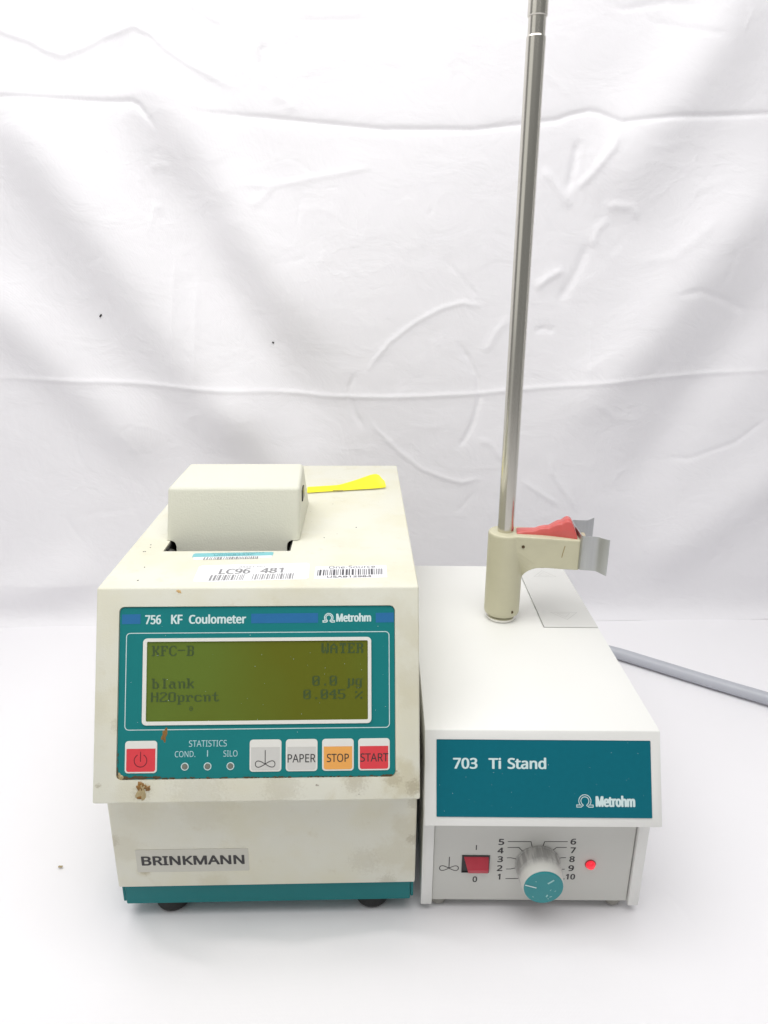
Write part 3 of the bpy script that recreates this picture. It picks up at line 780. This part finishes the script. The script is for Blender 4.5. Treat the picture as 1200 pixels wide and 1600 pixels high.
fp = link('front_plate', box(.0079, .1354, -.0024, .0006, .0072, .0976, .0003, 1), M['plate'], T)
link('bottom_plate', box(.0080, .1355, .0010, SL-.004, .0072, .0085), M['plate'], T)
link('back_plate', box(.0080, .1355, SL-.0036, SL-.0024, .0086, .0976), M['plate'], T)
fm = lathe([(.0050, 0), (.0054, .001), (.0048, .0074)], 20)
fo = link('rubber_foot', fm, M['rubber_grey'], T, Matrix.Translation((.0125, .0060, 0)))
for p in ((.129, .0060), (.0125, .235), (.129, .235)):
    o = fo.copy(); COL.objects.link(o); o.parent = T; o.matrix_local = Matrix.Translation((*p, 0))

pn = link('name_panel', poly_extrude(rrect(.0071, .1359, .0060, .0510, .0003, 1), -.0006, -.0003), M['teal_dark'], T, SM)
txt('lettering', [('703', 17.0, 31.7, 34.0, 40.4), ('Ti', 38.3, 45.9, 34.0, 40.5), ('Stand', 49.7, 73.0, 34.1, 40.8)], -.00022, M['print_white'], pn, None, .05)
bm = bmesh.new(); omega(bm, .0909, .1007, .0122, .0194, -.00022, .00042); add_text(bm, 'Metrohm', .1022, .1259, .0124, .0190, -.00022, .07)
flat('maker_logo', bm, M['print_white'], pn)
bm = bmesh.new()
for i in range(26):
    x, y = r.uniform(.009, .134), r.uniform(.008, .05); s = r.uniform(.00006, .00016)
    bm.faces.new([bm.verts.new((px, py, -.0002+i*1e-6)) for px, py in ragged(x, y, s, s, 6, .5, i+90)])
g = flat('dust_flecks', bm, M['print_white'], T, SM); g['kind'] = 'stuff'

# lettering and scale on the front plate; plate face at y = -.0024
YP = -.00246; NF = (0, -1, 0)
nums = [('5', 48.9, 52.6, 52.4, 57.2), ('4', 48.6, 52.6, 45.6, 50.3), ('3', 49.0, 52.6, 38.6, 43.4), ('2', 49.0, 52.7, 31.3, 36.1), ('1', 49.9, 51.8, 24.3, 29.1),
        ('6', 94.6, 98.3, 53.1, 57.8), ('7', 95.1, 98.6, 46.2, 50.9), ('8', 95.1, 98.7, 39.1, 43.8), ('9', 95.1, 98.8, 31.8, 36.5), ('10', 94.0, 100.2, 24.8, 29.4), ('O', 33.7, 36.8, 22.1, 26.8)]
txt('scale_number', nums, YP, M['ink'], fp, None, .055, 'xz', NF)
for P in ([(54.7, 55.1), (69.5, 55.2), (70.5, 51.3)], [(54.9, 50.4), (62.1, 50.5), (64.9, 47.3)], [(55.0, 42.1), (57.5, 42.2), (61.2, 41.2)], [(55.0, 33.0), (58, 33.1), (61.3, 34.0)],
          [(55.1, 25.1), (64.0, 25.3)], [(92.9, 55.4), (78.2, 55.3), (77.3, 51.3)], [(92.6, 50.8), (86.1, 50.7), (83.6, 48.0)], [(92.9, 42.6), (90, 42.5), (86.6, 41.5)],
          [(92.9, 33.2), (88.1, 33.1)], [(93.6, 25.2), (88.5, 25.1)], [(35.0, 48.3), (35.0, 52.2)]):
    bm = bmesh.new(); add_ribbon(bm, [(a/1000, b/1000) for a, b in P], .0007 if P[0][0] == 35.0 else .00052, YP, False, 'xz')
    flat('scale_line', bm, M['ink'], fp, None, NF)
bm = bmesh.new()
stirrer(bm, .0181, .0322, .0122, .0104, .00058, YP, 'xz')
flat('stirrer_symbol', bm, M['ink'], fp, None, NF)

# rocker switch: recessed dark opening, red rocker
sw = link('rocker_switch', ring([(.0262, .0303), (.0440, .0303), (.0440, .0440), (.0262, .0440)], [(.0268, .0309), (.0434, .0309), (.0434, .0434), (.0268, .0434)], -.0030, .0022), M['black'], T, Matrix(((1, 0, 0, 0), (0, 0, 1, 0), (0, 1, 0, 0), (0, 0, 0, 1))))
link('switch_well', box(.0267, .0435, -.00250, -.00242, .0308, .0435), M['black'], T)
rk = [(-.0026, .0431), (-.0030, .0430), (-.0056, .0362), (-.0061, .0352), (-.0050, .0318), (-.0026, .0314)]
rb = poly_extrude(rk, .0274, .0432, 'yz', .0006, 3)
for q in rb.verts:
    if q.co.x < .035: q.co.x += .0030*min(1, max(0, (.0428-q.co.z)/.010))
link('rocker', rb, M['rocker'], T)

# knob
kb = link('speed_knob', lathe([(.0146, 0), (.0147, .0007), (.0141, .0011), (.0140, .0090), (.0136, .0094), (.0130, .0165), (.0126, .0180), (.0123, .0182)], 144, 'y',
     lambda a, r_, h: 1+(.007*math.cos(36*a) if .0009 < h < .0092 else 0)), M['knob'], T, Matrix.Translation((.0750, -.0025, .0374)), 40)
link('knob_cap', lathe([(.0122, .0180), (.0122, .0187), (.0117, .0192), (0, .0194)], 64, 'y'), M['knob_cap'], kb)
bm = bmesh.new(); add_ribbon(bm, [(-.0117, .0026), (-.0046, .0004)], .00075, -.01945, False, 'xz')
flat('pointer_line', bm, M['print_white'], kb, None, NF)
bm = bmesh.new()
for a, b, wd in (((.0022, .0037), (.0058, .0066), .0011), ((.0026, -.0050), (.0020, -.0068), .0009), ((.0040, -.0018), (.0046, -.0008), .0004), ((.0040, -.0068), (.0055, -.0062), .0006),
                 ((-.0065, -.0063), (-.0060, -.0070), .0005), ((.0068, -.0024), (.0076, -.0016), .0004), ((-.0055, .0055), (-.0050, .0050), .0004), ((.0035, -.0085), (.0030, -.0078), .0005)):
    add_ribbon(bm, [a, ((a[0]+b[0])/2+.0001, (a[1]+b[1])/2), b], wd, -.01942, False, 'xz')
flat('scuffs', bm, simple('pale_teal_scuff', (.30, .55, .55), .5, .2, 400), kb, None, NF)

# red lamp
ld = link('indicator_light', lathe([(.0030, -.001), (.0030, .0008), (.0028, .0018), (.0020, .0028), (.0010, .0032), (0, .0033)], 32, 'y'), M['led_on'], T, Matrix.Translation((.1090, -.0024, .0375)))
link('bezel', lathe([(.0036, -.0004), (.0036, .0004), (.0031, .0006)], 32, 'y'), simple('dull_red_bezel', (.42, .05, .06), .4), ld)

# lid plate in the top with embossed arrows
lid = link('lid_plate', box(.1000, .1419, .1325, .2512, SH-.0014, SH+.0004, .0002, 1), M['lid'], T)
def tri_line(cx, cy, w, h):
    b = bmesh.new()
    add_ribbon(b, [(cx-w/2, cy), (cx+w/2, cy), (cx, cy-h)], .0004, SH+.00046, True)
    add_ribbon(b, [(cx-w*.27, cy-h*.16), (cx+w*.20, cy-h*.16), (cx-w*.02, cy-h*.66)], .0003, SH+.00046, True)
    return b
flat('embossed_arrow', tri_line(.1209, .1574, .0214, .0125), M['etch'], lid)
flat('embossed_arrow', tri_line(.1209, .2290, .0200, -.0140), M['etch'], lid)

# rod
RX, RY = .0688, .1497
rod = link('support_rod', lathe([(.0061, SH+.0042), (.0061, .5370), (.0057, .5380)], 48), M['steel'], T, Matrix.Translation((RX, RY, 0)) @ Matrix.Rotation(-.0035, 4, 'Y'), 12)
nk = link('rod_joint', lathe([(.0055, .5378), (.0055, .5484)], 48), M['steel'], rod)
ch = link('cut', lathe([(.0020, -.003), (.0020, .02)], 20, 'y'), None)
ch.matrix_world = T.matrix_world @ rod.matrix_local @ Matrix.Translation((0, 0, .5432)) @ Matrix.Rotation(-.85, 4, 'Z')
ch.location = ch.location
boolean(nk, [ch])
link('bore_shade_disc', lathe([(.0021, -.0005), (.0021, .0005)], 16, 'y'), M['black'], rod, Matrix.Translation((0, 0, .5432)) @ Matrix.Rotation(-.85, 4, 'Z') @ Matrix.Translation((0, -.0022, 0)))  # black disc inside the hole, its inner shade put in as colour
link('upper_rod', lathe([(.0058, .5480), (.0062, .5486), (.0062, .6400), (.0055, .6410)], 48), M['steel'], rod, None, 12)
nut = lathe([(.0110, SH-.0002), (.0118, SH+.0006), (.0118, SH+.0024), (.0102, SH+.0036), (.0085, SH+.0044)], 40)
link('mounting_nut', nut, M['chrome'], T, Matrix.Translation((RX, RY, 0)))

# ------------------------------------------------------------------ clamp on the rod
AM = Matrix.Translation((RX, RY, 0)) @ Matrix.Rotation(-.12, 4, 'Z')
K = thing('rod_clamp', 'beige plastic tube clamp with pink release lever sliding on the steel rod', 'clamp', Matrix.Translation((RX, RY, .1412)) @ Matrix.Rotation(-.12, 4, 'Z'))
KZ = Matrix.Translation((0, 0, -.1412))
R0 = .0138
col_bm = lathe([(.0120, .1412), (.0132, .1420), (R0, .1440), (R0, .2085), (.0134, .2096), (.0126, .2100), (0, .2100)], 64)
body = link('clamp_body', col_bm, M['clamp'], K, KZ, 12)
arm_p = [(.0, .2100), (.0545, .2092), (.0545, .1852), (.0310, .1856)]
for i in range(8):
    a = math.radians(90+90*i/7); arm_p.append((.0262+.0125*math.cos(a)*1.0, .1728+.0125*math.sin(a)))
arm_p += [(.0120, .170), (.0, .168)]
arm = poly_extrude(arm_p, -.0119, .0119, 'xz')
for q in arm.verts:      # the web under the arm narrows until it runs into the round column
    if q.co.x < .026 and q.co.z < .1853: q.co.y *= max(.15, 1-((.1853-q.co.z)/.0125)**1.6*.8)
ab = link('cut', arm, None); ab.matrix_world = AM
boolean(body, [ab], 'UNION')
def soften(o, voxel, it):
    m1 = o.modifiers.new('r', 'REMESH'); m1.mode = 'VOXEL'; m1.voxel_size = voxel; m1.use_smooth_shade = True
    m2 = o.modifiers.new('s', 'SMOOTH'); m2.iterations = it; m2.factor = .5
    bpy.context.view_layer.update()
    me = bpy.data.meshes.new_from_object(o.evaluated_get(bpy.context.evaluated_depsgraph_get()))
    o.modifiers.clear(); o.data = me
    for p in me.polygons: p.use_smooth = True
soften(body, .0005, 5)
for x, z, ry in ((.0125, .2020, 0), (.0075, .1470, 0)):
    yy = -.0119 if z > .18 else -math.sqrt(R0**2-x*x)
    link('set_screw', lathe([(.0012, -.0004), (.0012, .0002), (.0008, .0003)], 16, 'y'), M['rust'], K, KZ @ Matrix.Translation((x, yy, z)))
bm = bmesh.new(); add_ribbon(bm, [(.0432, .2045), (.0420, .1985), (.0415, .1950)], .0006, -.01196, False, 'xz')
flat('scuff_mark', bm, M['mark'], K, KZ, NF)
# lever
def lever_z(t):
    pts = [(.0075, .2116), (.0130, .2124), (.0175, .2127), (.0215, .2130), (.0245, .2146), (.0285, .2156), (.0315, .2158), (.0345, .2180), (.0380, .2200), (.0405, .2204), (.0430, .2228), (.0450, .2234), (.0475, .2222), (.0500, .2170), (.0522, .2112)]
    for (a, za), (c, zc) in zip(pts, pts[1:]):
        if t <= c: return za+(zc-za)*max(0, (t-a)/(c-a))
    return pts[-1][1]
lv = bmesh.new(); rows = []
for i in range(61):
    t = .0075+.0447*i/60; zt = lever_z(t); hw = .0062-.0012*math.sin(min(1, (t-.0075)/.03)*math.pi)+.0034*max(0, (t-.034)/.018)**1.5
    sec = [(-hw, .2086), (-hw*.98, .2086+(zt-.2086)*.45), (-hw*.80, .2086+(zt-.2086)*.9), (-hw*.4, zt), (hw*.4, zt), (hw*.80, .2086+(zt-.2086)*.9), (hw*.98, .2086+(zt-.2086)*.45), (hw, .2086)]
    rows.append([lv.verts.new((t, y_, z_)) for y_, z_ in sec])
for A, B in zip(rows, rows[1:]):
    for i in range(8): lv.faces.new((A[i], A[(i+1) % 8], B[(i+1) % 8], B[i]))
lv.faces.new(rows[0]); lv.faces.new(rows[-1][::-1])
soften(link('release_lever', lv, M['lever'], K, KZ, 50), .0005, 4)
# spring clip: one bent sheet
def sheet(path, z0, z1, th=.0007):
    bm = bmesh.new(); V = []
    for x, y, dz in path: V.append((bm.verts.new((x, y, z0-dz)), bm.verts.new((x, y, z1+dz*.3))))
    for A, B in zip(V, V[1:]): bm.faces.new((A[0], B[0], B[1], A[1]))
    bmesh.ops.recalc_face_normals(bm, faces=bm.faces[:]); bmesh.ops.solidify(bm, geom=bm.faces[:], thickness=th); return bm
path = [(.0700, .0300, 0), (.0690, .0285, 0), (.0655, .0240, 0), (.0640, .0226, 0), (.0620, .0220, 0), (.0530, .0217, 0), (.0518, .0205, 0), (.0548, -.0125, 0), (.0560, -.0137, 0), (.0640, -.0140, 0), (.0668, -.0147, 0), (.0685, -.0165, 0), (.0720, -.0200, .0006), (.0736, -.0207, .0010)]
link('spring_clip', sheet(path, .1868, .2138), M['sheet'], K, KZ, 50)
link('tube_pad', box(.0556, .0600, .0000, .0095, .1960, .2085, .0008, 2), M['cork'], K, KZ)

# ------------------------------------------------------------------ grey cable
def tube(pts, rad, n=20):
    bm = bmesh.new(); P = [Vector(p) for p in pts]; rows = []
    for i, p in enumerate(P):
        d = (P[min(i+1, len(P)-1)]-P[max(i-1, 0)]).normalized(); u = d.cross(Vector((0, 0, 1))).normalized(); w = u.cross(d)
        rows.append([bm.verts.new(p+u*rad*math.cos(2*math.pi*k/n)+w*rad*math.sin(2*math.pi*k/n)) for k in range(n)])
    for A, B in zip(rows, rows[1:]):
        for k in range(n): bm.faces.new((A[k], A[(k+1) % n], B[(k+1) % n], B[k]))
    bm.faces.new(rows[0]); bm.faces.new(rows[-1][::-1]); return bm
ctrl = [(.120, .262, .045), (.124, .285, .038), (.135, .318, .018), (.155, .342, .0072), (.190, .342, .0062), (.226, .3255, .0062), (.262, .300, .0062), (.305, .2685, .0062), (.350, .2375, .0062), (.42, .19, .0062), (.50, .13, .0062), (.62, .05, .0062), (.80, -.02, .0062)]
pts = []
for i in range(len(ctrl)-1):
    p0, p1, p2, p3 = (Vector(ctrl[max(0, min(len(ctrl)-1, i+k))]) for k in (-1, 0, 1, 2))
    for j in range(6):
        t = j/6; pts.append(.5*((2*p1)+(-p0+p2)*t+(2*p0-5*p1+4*p2-p3)*t*t+(-p0+3*p1-3*p2+p3)*t**3))
cb = link('power_cable', tube(pts, .0062), M['cable'], None); cb['label'] = 'thick grey cable running from behind the stand across the white table'; cb['category'] = 'cable'
